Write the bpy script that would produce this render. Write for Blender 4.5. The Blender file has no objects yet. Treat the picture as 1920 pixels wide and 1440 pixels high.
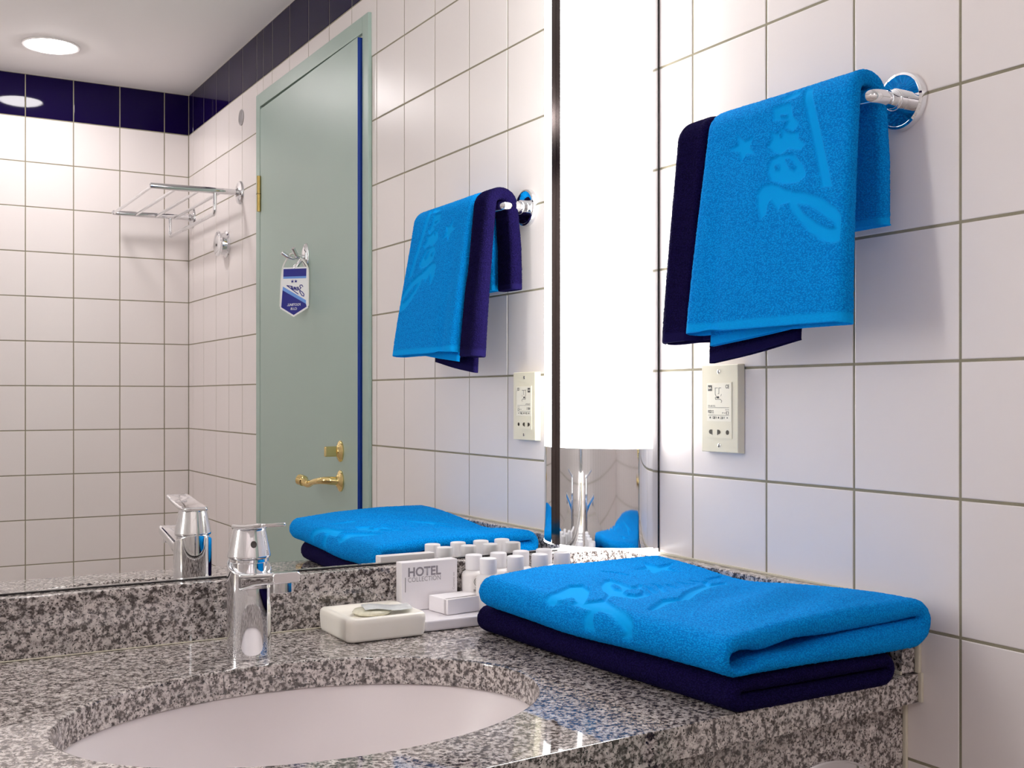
import bpy, bmesh, math, random
import numpy as np
from mathutils import Vector, Matrix
from mathutils.geometry import tessellate_polygon
random.seed(7)
RNG = np.random.default_rng(7)
S = bpy.context.scene
COL = S.collection
PI = math.pi

# ------------------------------------------------------------------ camera
cam_d = bpy.data.cameras.new('camera')
cam = bpy.data.objects.new('camera', cam_d)
COL.objects.link(cam)
cam.location = (-1.0318, -1.4454, 1.1699)
cam.rotation_euler = (PI / 2, 0, -math.radians(30.266))
cam_d.sensor_width = 36.0
cam_d.sensor_fit = 'HORIZONTAL'
cam_d.lens = 2108.5 / 1920 * 36.0
cam_d.shift_y = 25.84 / 1920
cam_d.clip_start = 0.01
S.camera = cam

# ------------------------------------------------------------------ world, exposure
w = bpy.data.worlds.new('world')
S.world = w
w.use_nodes = True
w.node_tree.nodes['Background'].inputs[0].default_value = (0.8, 0.85, 0.9, 1)
w.node_tree.nodes['Background'].inputs[1].default_value = 0.0
S.view_settings.view_transform = 'Standard'
S.view_settings.look = 'None'
S.view_settings.gamma = 1.0
S.view_settings.use_curve_mapping = False
S.view_settings.exposure = 0.14
S.cycles.use_denoising = True
S.cycles.max_bounces = 14
S.cycles.diffuse_bounces = 7
S.cycles.glossy_bounces = 8
S.cycles.transmission_bounces = 8
S.cycles.sample_clamp_indirect = 6.0
S.cycles.blur_glossy = 0.6

LAMP_L = 11.5          # radiance of the corner lamp's diffuser
FILL_L = 15.5         # radiance of the fill lamp added at the far left corner (out of frame)
DOWN_L = 84.0         # radiance of each ceiling downlight

# ------------------------------------------------------------------ materials
def srgb(r, g, b):
    f = lambda c: (c / 255 / 12.92) if c / 255 <= 0.04045 else ((c / 255 + 0.055) / 1.055) ** 2.4
    return (f(r), f(g), f(b), 1)

def mat(name, col, rough=0.5, metal=0.0, spec=0.5, **kw):
    m = bpy.data.materials.new(name)
    m.use_nodes = True
    b = m.node_tree.nodes['Principled BSDF']
    b.inputs['Base Color'].default_value = col
    b.inputs['Roughness'].default_value = rough
    b.inputs['Metallic'].default_value = metal
    b.inputs['Specular IOR Level'].default_value = spec
    for k, v in kw.items():
        b.inputs[k.replace('_', ' ')].default_value = v
    return m

def nodes(m):
    nt = m.node_tree
    return nt, nt.nodes['Principled BSDF'], nt.nodes.new, nt.links.new

def add_bump(m, scale, strength, dist=0.001, detail=2.0):
    nt, b, N, L = nodes(m)
    tc = N('ShaderNodeTexCoord'); no = N('ShaderNodeTexNoise'); bu = N('ShaderNodeBump')
    no.inputs['Scale'].default_value = scale; no.inputs['Detail'].default_value = detail
    bu.inputs['Strength'].default_value = strength; bu.inputs['Distance'].default_value = dist
    L(tc.outputs['Object'], no.inputs['Vector']); L(no.outputs['Fac'], bu.inputs['Height'])
    L(bu.outputs['Normal'], b.inputs['Normal'])
    return m

def mottled(m, c1, c2, scale, detail=3.0):
    nt, b, N, L = nodes(m)
    tc = N('ShaderNodeTexCoord'); no = N('ShaderNodeTexNoise'); mx = N('ShaderNodeMix')
    mx.data_type = 'RGBA'
    no.inputs['Scale'].default_value = scale; no.inputs['Detail'].default_value = detail
    mx.inputs[6].default_value = c1; mx.inputs[7].default_value = c2
    L(tc.outputs['Object'], no.inputs['Vector']); L(no.outputs['Fac'], mx.inputs[0])
    L(mx.outputs[2], b.inputs['Base Color'])
    return m

M = {}
M['tile'] = add_bump(mat('white_tile_glaze', srgb(229, 222, 220), 0.27, spec=0.4), 9, 0.12, 0.004, 1)
M['navy_tile'] = mat('navy_tile_glaze', srgb(18, 7, 52), 0.045, spec=0.5, IOR=1.22)
M['grout'] = add_bump(mottled(mat('grout', srgb(142, 136, 115), 0.9), srgb(130, 124, 103), srgb(155, 148, 128), 40), 900, 0.5)
M['ceiling'] = add_bump(mat('ceiling_paint', srgb(243, 240, 240), 0.8), 120, 0.05)
M['floor'] = mottled(mat('floor_tile', srgb(185, 174, 170), 0.4), srgb(178, 167, 162), srgb(192, 181, 177), 12)
M['door'] = add_bump(mottled(mat('sage_paint', srgb(158, 178, 168), 0.40), srgb(154, 174, 164), srgb(163, 182, 173), 3), 60, 0.05)
M['blue_edge'] = mat('blue_edge_paint', srgb(12, 52, 140), 0.4)
M['chrome'] = mat('chrome', (0.84, 0.85, 0.87, 1), 0.035, 1.0)
M['chrome_soft'] = add_bump(mat('worn_chrome', (0.72, 0.72, 0.73, 1), 0.16, 1.0), 300, 0.05)
M['brass'] = mat('brass', (0.83, 0.66, 0.30, 1), 0.12, 1.0)
M['old_brass'] = add_bump(mat('dull_brass', (0.50, 0.36, 0.12, 1), 0.3, 1.0), 200, 0.2)
M['mirror'] = mat('mirror_silver', (0.925, 0.93, 0.915, 1), 0.0, 1.0)
M['black'] = mat('dark_strip', (0.012, 0.010, 0.010, 1), 0.25)
M['bronze'] = mat('dark_metal_strip', (0.10, 0.08, 0.075, 1), 0.12, 1.0)
M['sealant'] = mat('cream_sealant', srgb(206, 199, 180), 0.5)
M['ceramic'] = mat('sink_ceramic', srgb(226, 218, 218), 0.32, spec=0.3)
M['dish'] = mottled(mat('cream_stoneware', srgb(236, 230, 212), 0.28), srgb(252, 248, 240), srgb(246, 241, 228), 25)
M['plastic'] = mat('cream_plastic', srgb(226, 220, 198), 0.35)
M['plastic_light'] = mat('pale_cream_plastic', srgb(236, 231, 214), 0.4)
M['dark_hole'] = mat('dark_socket_hole', srgb(46, 38, 22), 0.6)
M['ink'] = mat('black_ink', srgb(24, 22, 22), 0.5)
M['grey_ink'] = mat('grey_ink', srgb(148, 142, 148), 0.5)
M['fine_grey_ink'] = mat('fine_grey_ink', srgb(165, 158, 160), 0.5)
M['carton'] = add_bump(mat('white_carton', srgb(240, 236, 238), 0.42), 400, 0.04)
M['tray'] = mat('white_tray_glaze', srgb(240, 236, 240), 0.22)
M['bottle'] = mat('translucent_white_bottle', srgb(242, 238, 236), 0.3, Subsurface_Weight=0.35, Subsurface_Radius=(0.01, 0.01, 0.01), Subsurface_Scale=0.6)
M['cap'] = mat('milky_white_cap', srgb(243, 241, 243), 0.3, Subsurface_Weight=0.3, Subsurface_Radius=(0.01, 0.01, 0.01), Subsurface_Scale=0.6)
M['soap'] = mottled(mat('wrapped_soap', srgb(232, 228, 205), 0.25), srgb(238, 235, 215), srgb(205, 200, 176), 260)
M['film'] = mottled(mat('sachet_film', srgb(225, 230, 230), 0.2), srgb(240, 243, 243), srgb(185, 190, 190), 90)
M['tag_white'] = mat('white_card', srgb(235, 235, 235), 0.4)
M['tag_navy'] = mat('navy_print', srgb(10, 20, 130), 0.4)
M['tag_sky'] = mat('sky_blue_print', srgb(105, 150, 220), 0.4)
M['cord'] = mat('white_cord', srgb(232, 230, 225), 0.6)
M['grey_cap'] = mat('grey_cap', srgb(150, 146, 146), 0.4)
M['button'] = mat('grey_button', srgb(88, 82, 80), 0.3)
M['care_label'] = mottled(mat('woven_label', srgb(200, 200, 205), 0.7), srgb(215, 215, 220), srgb(60, 60, 80), 400)

def emit(name, col, strength):
    m = bpy.data.materials.new(name); m.use_nodes = True
    nt = m.node_tree
    nt.nodes.remove(nt.nodes['Principled BSDF'])
    e = nt.nodes.new('ShaderNodeEmission')
    e.inputs[0].default_value = col; e.inputs[1].default_value = strength
    nt.links.new(e.outputs[0], nt.nodes['Material Output'].inputs[0])
    return m
M['glow'] = emit('lamp_diffuser_glow', (1.0, 0.985, 0.965, 1), LAMP_L)
M['glow_fill'] = emit('added_fill_lamp_glow', (1.0, 0.985, 0.965, 1), FILL_L)
M['down'] = emit('downlight_glow', (1.0, 0.945, 0.955, 1), DOWN_L)

def granite():
    m = mat('polished_granite', (0.5, 0.47, 0.45, 1), 0.035, spec=0.5)
    m.node_tree.nodes['Principled BSDF'].inputs['IOR'].default_value = 1.75
    nt, b, N, L = nodes(m)
    tc = N('ShaderNodeTexCoord')
    def noise(scale, detail, rough=0.55):
        n = N('ShaderNodeTexNoise')
        n.inputs['Scale'].default_value = scale; n.inputs['Detail'].default_value = detail
        n.inputs['Roughness'].default_value = rough
        L(tc.outputs['Object'], n.inputs['Vector']); return n
    def ramp(src, stops):
        r = N('ShaderNodeValToRGB'); e = r.color_ramp.elements
        e[0].position, e[0].color = stops[0]; e[1].position, e[1].color = stops[-1]
        for p, c in stops[1:-1]:
            q = e.new(p); q.color = c
        L(src, r.inputs[0]); return r
    n1 = noise(185, 3.5, 0.6)
    base = ramp(n1.outputs['Fac'], [(0.34, srgb(70, 62, 60)), (0.43, srgb(104, 96, 93)), (0.475, srgb(160, 151, 147)), (0.55, srgb(200, 191, 187)), (0.70, srgb(226, 219, 214))])
    n2 = noise(400, 2.5, 0.5)
    k = ramp(n2.outputs['Fac'], [(0.385, (1, 1, 1, 1)), (0.415, (0, 0, 0, 1))])
    n3 = noise(60, 2.0)
    big = ramp(n3.outputs['Fac'], [(0.35, (0.75, 0.75, 0.75, 1)), (0.6, (1, 1, 1, 1))])
    mx = N('ShaderNodeMix'); mx.data_type = 'RGBA'
    L(k.outputs[0], mx.inputs[0]); L(base.outputs[0], mx.inputs[6]); mx.inputs[7].default_value = srgb(42, 34, 33)
    ml = N('ShaderNodeMix'); ml.data_type = 'RGBA'; ml.blend_type = 'MULTIPLY'; ml.inputs[0].default_value = 1
    L(mx.outputs[2], ml.inputs[6]); L(big.outputs[0], ml.inputs[7])
    L(ml.outputs[2], b.inputs['Base Color'])
    return m
M['granite'] = granite()

def terry(name, pile, flat, sheen, dark):
    m = mat(name, pile, 0.95, spec=0.06)
    nt, b, N, L = nodes(m)
    b.inputs['Sheen Weight'].default_value = sheen
    b.inputs['Sheen Roughness'].default_value = 0.5
    b.inputs['Sheen Tint'].default_value = (min(1, pile[0] * 2 + .02), min(1, pile[1] * 1.5 + .04), min(1, pile[2] * 1.2 + .1), 1)
    tc = N('ShaderNodeTexCoord'); at = N('ShaderNodeAttribute'); at.attribute_name = 'flat'
    vo = N('ShaderNodeTexVoronoi'); vo.inputs['Scale'].default_value = 620
    vo.inputs['Randomness'].default_value = 0.85
    mp = N('ShaderNodeMapping'); mp.inputs['Scale'].default_value = (1.0, 0.62, 1.0)
    L(tc.outputs['Object'], mp.inputs['Vector']); L(mp.outputs[0], vo.inputs['Vector'])
    wv = N('ShaderNodeTexNoise'); wv.inputs['Scale'].default_value = 1400; wv.inputs['Detail'].default_value = 1
    L(tc.outputs['Object'], wv.inputs['Vector'])
    # pile height: loops (high at cell centres); woven ground where flat = 1
    inv = N('ShaderNodeMath'); inv.operation = 'MULTIPLY_ADD'; inv.inputs[1].default_value = -1.0; inv.inputs[2].default_value = 1.0
    L(vo.outputs['Distance'], inv.inputs[0])
    mh = N('ShaderNodeMix'); mh.data_type = 'FLOAT'
    sc = N('ShaderNodeMath'); sc.operation = 'MULTIPLY'; sc.inputs[1].default_value = 0.12
    L(wv.outputs['Fac'], sc.inputs[0])
    L(at.outputs['Fac'], mh.inputs[0]); L(inv.outputs[0], mh.inputs[2]); L(sc.outputs[0], mh.inputs[3])
    bu = N('ShaderNodeBump'); bu.inputs['Strength'].default_value = 0.75; bu.inputs['Distance'].default_value = 0.0016
    L(mh.outputs[0], bu.inputs['Height']); L(bu.outputs['Normal'], b.inputs['Normal'])
    # shade in the gaps between the loops, painted into the colour
    rp = N('ShaderNodeMapRange'); rp.inputs[1].default_value = 0.22; rp.inputs[2].default_value = 0.62
    rp.inputs[3].default_value = 0.0; rp.inputs[4].default_value = 0.95
    L(vo.outputs['Distance'], rp.inputs[0])
    c1 = N('ShaderNodeMix'); c1.data_type = 'RGBA'
    L(rp.outputs[0], c1.inputs[0]); c1.inputs[6].default_value = pile; c1.inputs[7].default_value = dark
    c2 = N('ShaderNodeMix'); c2.data_type = 'RGBA'
    L(at.outputs['Fac'], c2.inputs[0]); L(c1.outputs[2], c2.inputs[6]); c2.inputs[7].default_value = flat
    L(c2.outputs[2], b.inputs['Base Color'])
    return m
M['cyan'] = terry('cyan_terry', (0.0020, 0.345, 0.850, 1), (0.0020, 0.325, 0.800, 1), 0.05, (0.0005, 0.185, 0.62, 1))
M['navy'] = terry('navy_terry', (0.0105, 0.0065, 0.060, 1), (0.010, 0.007, 0.055, 1), 0.05, (0.004, 0.002, 0.026, 1))

# ------------------------------------------------------------------ mesh helpers
def link(o, parent=None):
    COL.objects.link(o)
    if parent is not None:
        o.parent = parent
    return o

def obj(name, verts, faces, m, parent=None, smooth=False, loc=None):
    me = bpy.data.meshes.new(name)
    me.from_pydata([tuple(v) for v in verts], [], faces)
    me.materials.append(m)
    if smooth:
        me.polygons.foreach_set('use_smooth', [True] * len(me.polygons))
    me.update()
    o = bpy.data.objects.new(name, me)
    if loc: o.location = loc
    return link(o, parent)

def from_bm(name, bm, m, parent=None, smooth=False, angle=None):
    bmesh.ops.recalc_face_normals(bm, faces=bm.faces)
    me = bpy.data.meshes.new(name)
    bm.to_mesh(me); bm.free()
    me.materials.append(m)
    if smooth:
        me.polygons.foreach_set('use_smooth', [True] * len(me.polygons))
        if angle:
            me.set_sharp_from_angle(angle=math.radians(angle))
    me.update()
    o = link(bpy.data.objects.new(name, me), parent)
    if smooth and angle:
        wm = o.modifiers.new('weighted_normals', 'WEIGHTED_NORMAL')
        wm.keep_sharp = True; wm.weight = 80
    return o

def empty(name, loc):
    o = bpy.data.objects.new(name, None); COL.objects.link(o)
    o.location = loc
    o.empty_display_size = 0.02
    return o

def tag(o, label, cat, group=None):
    o['label'] = label; o['category'] = cat
    if group: o['group'] = group
    return o

def struct(o):
    o['kind'] = 'structure'; return o

def keep(parent, *objs):
    """children are modelled in world coordinates: cancel the parent's offset"""
    for o in objs:
        o.parent = parent
        o.matrix_parent_inverse = Matrix.Identity(4)
        off = Vector(parent.location)
        p = parent.parent
        while p is not None:
            off += Vector(p.location); p = p.parent
        o.location = Vector(o.location) - off
    return objs[0] if len(objs) == 1 else objs

def box_bm(bm, lo, hi, bevel=0.0, seg=2):
    t = bmesh.new()
    bmesh.ops.create_cube(t, size=1.0)
    for v in t.verts:
        v.co = Vector([lo[i] + (v.co[i] + .5) * (hi[i] - lo[i]) for i in range(3)])
    if bevel > 0:
        bmesh.ops.bevel(t, geom=list(t.edges), offset=bevel, segments=seg, profile=0.5, affect='EDGES')
    me = bpy.data.meshes.new('tmp'); t.to_mesh(me); t.free()
    bm.from_mesh(me); bpy.data.meshes.remove(me)
    return bm

def box(name, lo, hi, m, parent=None, bevel=0.0, seg=2, smooth=None):
    bm = box_bm(bmesh.new(), lo, hi, bevel, seg)
    return from_bm(name, bm, m, parent, smooth=bevel > 0 if smooth is None else smooth, angle=40)

def loft_bm(bm, rings, closed=True, cap0=True, cap1=True):
    vs = [[bm.verts.new(p) for p in r] for r in rings]
    n = len(vs[0])
    for a, b in zip(vs[:-1], vs[1:]):
        for i in range(n if closed else n - 1):
            j = (i + 1) % n
            bm.faces.new((a[i], a[j], b[j], b[i]))
    if cap0: bm.faces.new(list(reversed(vs[0])))
    if cap1: bm.faces.new(vs[-1])
    return bm

def loft(name, rings, m, parent=None, smooth=True, angle=35, **kw):
    return from_bm(name, loft_bm(bmesh.new(), rings, **kw), m, parent, smooth, angle)

def lathe_rings(profile, centre, axis='z', n=40):
    """profile: (radius, height) pairs along the axis"""
    out = []
    c = Vector(centre)
    for r, h in profile:
        ring = []
        for i in range(n):
            a = 2 * PI * i / n
            u, v = r * math.cos(a), r * math.sin(a)
            if axis == 'z': p = Vector((u, v, h))
            elif axis == 'x': p = Vector((h, u, v))
            else: p = Vector((u, h, v))
            ring.append(c + p)
        out.append(ring)
    return out

def lathe(name, profile, centre, m, parent=None, axis='z', n=40, angle=35):
    return loft(name, lathe_rings(profile, centre, axis, n), m, parent, True, angle)

def smooth_path(pts, r, seg=8):
    """fillet the corners of a polyline"""
    pts = [Vector(p) for p in pts]
    out = [pts[0]]
    for i in range(1, len(pts) - 1):
        a, b, c = pts[i - 1], pts[i], pts[i + 1]
        d1, d2 = (a - b), (c - b)
        rr = min(r, d1.length * .48, d2.length * .48)
        p, q = b + d1.normalized() * rr, b + d2.normalized() * rr
        for k in range(seg + 1):
            t = k / seg
            out.append(p * (1 - t) ** 2 + b * 2 * t * (1 - t) + q * t * t)
    out.append(pts[-1])
    return out

def tube_rings(path, r, n=14):
    path = [Vector(p) for p in path]
    T = [(path[min(i + 1, len(path) - 1)] - path[max(i - 1, 0)]).normalized() for i in range(len(path))]
    ref = Vector((0, 0, 1)) if abs(T[0].z) < .9 else Vector((1, 0, 0))
    u = (ref - T[0] * ref.dot(T[0])).normalized()
    rings = []
    for i, (p, t) in enumerate(zip(path, T)):
        u = (u - t * u.dot(t)).normalized()
        v = t.cross(u)
        rr = r[i] if isinstance(r, (list, tuple)) else r
        rings.append([p + (u * math.cos(2 * PI * k / n) + v * math.sin(2 * PI * k / n)) * rr for k in range(n)])
    return rings

def tube(name, path, r, m, parent=None, n=14):
    return loft(name, tube_rings(path, r, n), m, parent, True, 60)

def rrect(w, h, r, n=5):
    """rounded rectangle outline (2D)"""
    out = []
    for cx, cy, a0 in ((w / 2 - r, h / 2 - r, 0), (-w / 2 + r, h / 2 - r, PI / 2), (-w / 2 + r, -h / 2 + r, PI), (w / 2 - r, -h / 2 + r, 1.5 * PI)):
        for k in range(n + 1):
            a = a0 + PI / 2 * k / n
            out.append((cx + r * math.cos(a), cy + r * math.sin(a)))
    return out

def flat_poly(name, pts2, X, Y, origin, m, parent=None, thick=0.0004):
    """thin printed / applied shape: polygon in a plane with real thickness"""
    X, Y, O = Vector(X), Vector(Y), Vector(origin)
    Z = X.cross(Y)
    n = len(pts2)
    lo = [O + X * p[0] + Y * p[1] for p in pts2]
    hi = [q + Z * thick for q in lo]
    bm = bmesh.new()
    va = [bm.verts.new(p) for p in lo]; vb = [bm.verts.new(p) for p in hi]
    for t in tessellate_polygon([[Vector((p[0], p[1], 0)) for p in pts2]]):
        if len(set(t)) < 3: continue
        bm.faces.new([vb[k] for k in t]); bm.faces.new([va[k] for k in reversed(t)])
    for i in range(n):
        bm.faces.new((va[i], va[(i + 1) % n], vb[(i + 1) % n], vb[i]))
    return from_bm(name, bm, m, parent)

def strokes(name, lines, w, X, Y, origin, m, thick=0.0002):
    """drawn lines: every segment a thin bar, joined into one printed mark"""
    X, Y, O = Vector(X), Vector(Y), Vector(origin); Z = X.cross(Y)
    bm = bmesh.new()
    for ln in lines:
        for p, q in zip(ln[:-1], ln[1:]):
            p, q = Vector((p[0], p[1])), Vector((q[0], q[1]))
            t = (q - p).normalized(); nn = Vector((-t.y, t.x)) * w / 2; p = p - t * w * .35; q = q + t * w * .35
            c = [O + X * v.x + Y * v.y for v in (p + nn, p - nn, q - nn, q + nn)]
            lo = [bm.verts.new(v) for v in c]; hi = [bm.verts.new(v + Z * thick) for v in c]
            bm.faces.new(hi); bm.faces.new(lo[::-1])
            for i in range(4): bm.faces.new((lo[i], lo[(i + 1) % 4], hi[(i + 1) % 4], hi[i]))
    return from_bm(name, bm, m)

def text_mesh(txt, size, bold=0.0, align='LEFT', width=None, spacing=1.0):
    c = bpy.data.curves.new('lettering', 'FONT')
    c.body = txt; c.size = size; c.align_x = align; c.offset = bold
    c.space_character = spacing; c.space_line = 0.9
    c.resolution_u = 3
    o = bpy.data.objects.new('lettering', c)
    COL.objects.link(o)
    dg = bpy.context.evaluated_depsgraph_get(); dg.update()
    me = bpy.data.meshes.new_from_object(o.evaluated_get(dg))
    bpy.data.objects.remove(o); bpy.data.curves.remove(c)
    me.name = 'lettering'
    co = np.zeros(len(me.vertices) * 3); me.vertices.foreach_get('co', co); co = co.reshape(-1, 3)
    if width and len(co):
        span = co[:, 0].max() - co[:, 0].min()
        co[:, 0] *= width / span
    return me, co

def text(txt, size, X, Y, origin, m, parent=None, bold=0.0, align='LEFT', width=None, name='lettering', spacing=1.0):
    me, co = text_mesh(txt, size, bold, align, width, spacing)
    X, Y, O = np.array(X), np.array(Y), np.array(origin)
    co = O + co[:, :1] * X + co[:, 1:2] * Y
    me.vertices.foreach_set('co', co.ravel()); me.materials.clear(); me.materials.append(m); me.update()
    me.name = name
    return link(bpy.data.objects.new(name, me), parent)

# ------------------------------------------------------------------ room shell
DEPTH = 2.622; WIDE = 1.80; CEIL = 2.2535
ZA = 1.21; T = 0.15; GR = 0.0033
rows = [ZA + T * k for k in range(-8, 7)]           # grout lines, 0.01 .. 2.11
rows = [0.0] + rows + [CEIL]

# right wall with the door opening
bm = bmesh.new()
DY0, DY1, DZ = -0.985, -1.795, 2.04
G = 0.0008                                            # grout sits back from the tile face
box_bm(bm, (G, DY0, 0), (0.1, 0.12, CEIL)); box_bm(bm, (G, -DEPTH - .1, 0), (0.1, DY1, CEIL)); box_bm(bm, (G, DY1, DZ), (0.1, DY0, CEIL))
wall_right = struct(from_bm('wall_right', bm, M['grout']))
wall_back = struct(box('wall_back', (-WIDE - .1, -DEPTH - .1, 0), (G, -DEPTH - G, CEIL), M['grout']))
wall_left = struct(box('wall_left', (-WIDE - .1, -DEPTH - G, 0), (-WIDE - G, 0.12, CEIL), M['grout']))
wall_front = struct(box('wall_front', (-WIDE - G, 0.008, 0), (G, 0.12, CEIL), M['ceiling']))
struct(box('floor', (-WIDE - .1, -DEPTH - .1, -.05), (0.1, 0.12, 0), M['floor']))
ceiling = struct(box('ceiling', (-WIDE - .1, -DEPTH - .1, CEIL), (0.1, 0.12, CEIL + .06), M['ceiling']))

tile_cache = {}
def tile_mesh(w, h, mkey):
    key = (round(w, 4), round(h, 4), mkey)
    if key in tile_cache: return tile_cache[key]
    b = 0.0011; d = 0.006
    # local: u = y, v = z, front faces -x
    def ring(x, ins):
        return [(x, -w / 2 + ins, -h / 2 + ins), (x, w / 2 - ins, -h / 2 + ins), (x, w / 2 - ins, h / 2 - ins), (x, -w / 2 + ins, h / 2 - ins)]
    V = ring(d, 0) + ring(b * .7, 0) + ring(b * .2, b * .35) + ring(0, b)
    F = []
    for k in range(3):
        for i in range(4):
            j = (i + 1) % 4
            F.append((4 * k + i, 4 * k + 4 + i, 4 * k + 4 + j, 4 * k + j))
    F.append((12, 15, 14, 13))
    me = bpy.data.meshes.new('tile')
    me.from_pydata(V, [], F); me.materials.append(M[mkey]); me.update()
    tile_cache[key] = me
    return me

def put_tile(wall, axis, plane, u0, u1, z0, z1, mkey):
    w, h = abs(u1 - u0) - GR, z1 - z0 - GR
    if w < 0.006 or h < 0.006: return
    o = bpy.data.objects.new('tile', tile_mesh(w, h, mkey))
    um, zm = (u0 + u1) / 2, (z0 + z1) / 2
    j = lambda s: random.uniform(-s, s)
    if axis == 'x':                                    # right wall, facing -x
        o.location = (plane + j(.0001), um, zm); o.rotation_euler = (j(.0006), j(.0012), j(.0012))
    elif axis == 'y':                                  # back wall, facing +y
        o.location = (um, plane + j(.0001), zm); o.rotation_euler = (j(.0006), j(.0012), -PI / 2 + j(.0012))
    else:                                              # left wall, facing +x
        o.location = (plane + j(.0001), um, zm); o.rotation_euler = (j(.0006), j(.0012), PI + j(.0012))
    link(o, wall)

ycols = [-0.039 - T * k for k in range(12)]            # -0.039 .. -1.689
ycols = [0.0] + ycols + [-1.772, -1.8336, -1.9783, -2.1222, -2.2703, -2.4243, -2.5649, -DEPTH]
for a, b in zip(ycols[:-1], ycols[1:]):
    for z0, z1 in zip(rows[:-1], rows[1:]):
        if z1 < 0.80 and a > -0.45: continue           # behind the vanity
        mk = 'navy_tile' if z0 > 2.1 else 'tile'
        z0c, a1, b1 = z0, a, b
        if z0 < 2.06:
            if a < -0.96 and b > -1.815:                # within the door's width
                if z1 < 2.064: continue
                z0c = 2.064
            elif a > -0.968 > b:                       # tile cut by the frame's latch side
                if z1 < 2.064: b1 = -0.9665
            elif a > -1.812 > b:
                if z1 < 2.064: a1 = -1.8135
        put_tile(wall_right, 'x', 0.0, a1, b1, z0c, z1, mk)
xcols = [0.0, -0.086] + [-0.086 - 0.152 * k for k in range(1, 12)] + [-WIDE]
for a, b in zip(xcols[:-1], xcols[1:]):
    for z0, z1 in zip(rows[:-1], rows[1:]):
        put_tile(wall_back, 'y', -DEPTH, a, b, z0, z1, 'navy_tile' if z0 > 2.1 else 'tile')
lcols = [-0.07 - T * k for k in range(17)] + [-DEPTH]
for a, b in zip(lcols[:-1], lcols[1:]):
    for z0, z1 in zip(rows[:-1], rows[1:]):
        put_tile(wall_left, 'l', -WIDE, a, b, z0, z1, 'navy_tile' if z0 > 2.1 else 'tile')

# ------------------------------------------------------------------ mirror
mir = empty('wall_mirror', (-0.93, 0, 0.93))
keep(mir, box('glass', (-WIDE + .01, 0.0, 0.9375), (-0.1035, 0.006, CEIL - .004), M['mirror']))
keep(mir, box('lower_edge_strip', (-WIDE + .01, -0.0022, 0.9368), (-0.109, 0.0, 0.9392), M['black']))
tag(mir, 'large frameless wall mirror above the granite backsplash', 'mirror')

# ------------------------------------------------------------------ vanity
def zc(y): return 0.8632 + 0.0045 * y
def yfront(x): return -0.5868 - 0.062 * min(-x, 0.60)

SX, SY, SA, SB = -0.633, -0.3615, 0.2455, 0.1765
NA = 128
angs = [2 * PI * i / NA for i in range(NA)]
def rect_ray(a, ins):
    x0, x1, y1 = -WIDE + .002 + ins, -0.0008 - ins, -0.001 - ins
    c, s = math.cos(a), math.sin(a)
    t = 9
    if c > 1e-9: t = min(t, (x1 - SX) / c)
    if c < -1e-9: t = min(t, (x0 - SX) / c)
    if s > 1e-9: t = min(t, (y1 - SY) / s)
    x, y = SX + t * c, SY + t * s
    if s < -1e-9:
        # march down to the front edge
        lo, hi = 0.0, t
        g = lambda tt: (SY + tt * s) - (yfront(SX + tt * c) + ins)
        if g(hi) < 0:
            for _ in range(40):
                mid = (lo + hi) / 2
                if g(mid) > 0: lo = mid
                else: hi = mid
            x, y = SX + hi * c, SY + hi * s
    return x, y
for cx, cy in ((-0.0008, -0.001), (-WIDE + .002, -0.001), (-WIDE + .002, yfront(-WIDE)), (-0.0008, yfront(0))):
    a = math.atan2(cy - SY, cx - SX) % (2 * PI)
    i = min(range(NA), key=lambda k: abs(angs[k] - a)); angs[i] = a
def cring(kind, ins, dz):
    out = []
    for a in angs:
        if kind == 'o': x, y = rect_ray(a, ins)
        else:
            # ellipse point in direction a
            c, s = math.cos(a), math.sin(a)
            r = 1 / math.sqrt((c / (SA + ins)) ** 2 + (s / (SB + ins)) ** 2)
            x, y = SX + r * c, SY + r * s
        out.append((x, y, zc(y) + dz))
    return out
TH = 0.0315
rings = [cring('o', 0, -TH), cring('o', 0, -.0014), cring('o', .0004, -.0004), cring('o', .0014, 0),
         cring('e', .004, 0), cring('e', .0012, -.0012), cring('e', 0, -.004), cring('e', 0, -TH), cring('o', 0, -TH)]
ct = loft('countertop', rings, M['granite'], None, True, 30, cap0=False, cap1=False)
tag(ct, 'speckled grey polished granite vanity top with oval sink cutout', 'countertop')

def wedge(name, x0, x1, y0, y1, ztop, m, dz=0.0, bevel=.002):
    bm = box_bm(bmesh.new(), (x0, y0, 0), (x1, y1, 1), 0)
    for v in bm.verts:
        v.co.z = ztop if v.co.z > .5 else zc(v.co.y) + dz
    bmesh.ops.bevel(bm, geom=list(bm.edges), offset=bevel, segments=2, profile=.5, affect='EDGES')
    return from_bm(name, bm, m, None, True, 30)
ZS = 0.9372
bs = wedge('backsplash', -WIDE + .004, -0.002, -0.0245, -0.001, ZS, M['granite'], .0006)
tag(bs, 'long granite backsplash strip under the wall mirror', 'backsplash')
bead = wedge('sealant_bead', -WIDE + .004, -0.024, -0.0260, -0.0243, zc(-.026) + .0018, M['sealant'], 0.0002, .0006)
keep(bs, bead)
ss = wedge('side_splash', -0.0245, -0.0015, -0.582, -0.0255, ZS + .0012, M['granite'], .0006)
tag(ss, 'short granite splash strip on the tiled wall behind the folded towels', 'backsplash')
keep(ss, wedge('sealant_bead', -0.0272, -0.0243, -0.582, -0.027, zc(-.3) + .0029, M['sealant'], 0.0002, .0006))
keep(ss, box('sealant_bead', (-0.0018, -0.5815, ZS + .0010), (-0.0001, -0.112, ZS + .0040), M['sealant'], None, .0005))
keep(ss, box('sealant_bead', (-0.0050, -0.5885, zc(-.585) + .0005), (-0.0001, -0.5822, ZS + .004), M['sealant'], None, .0012))
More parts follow.
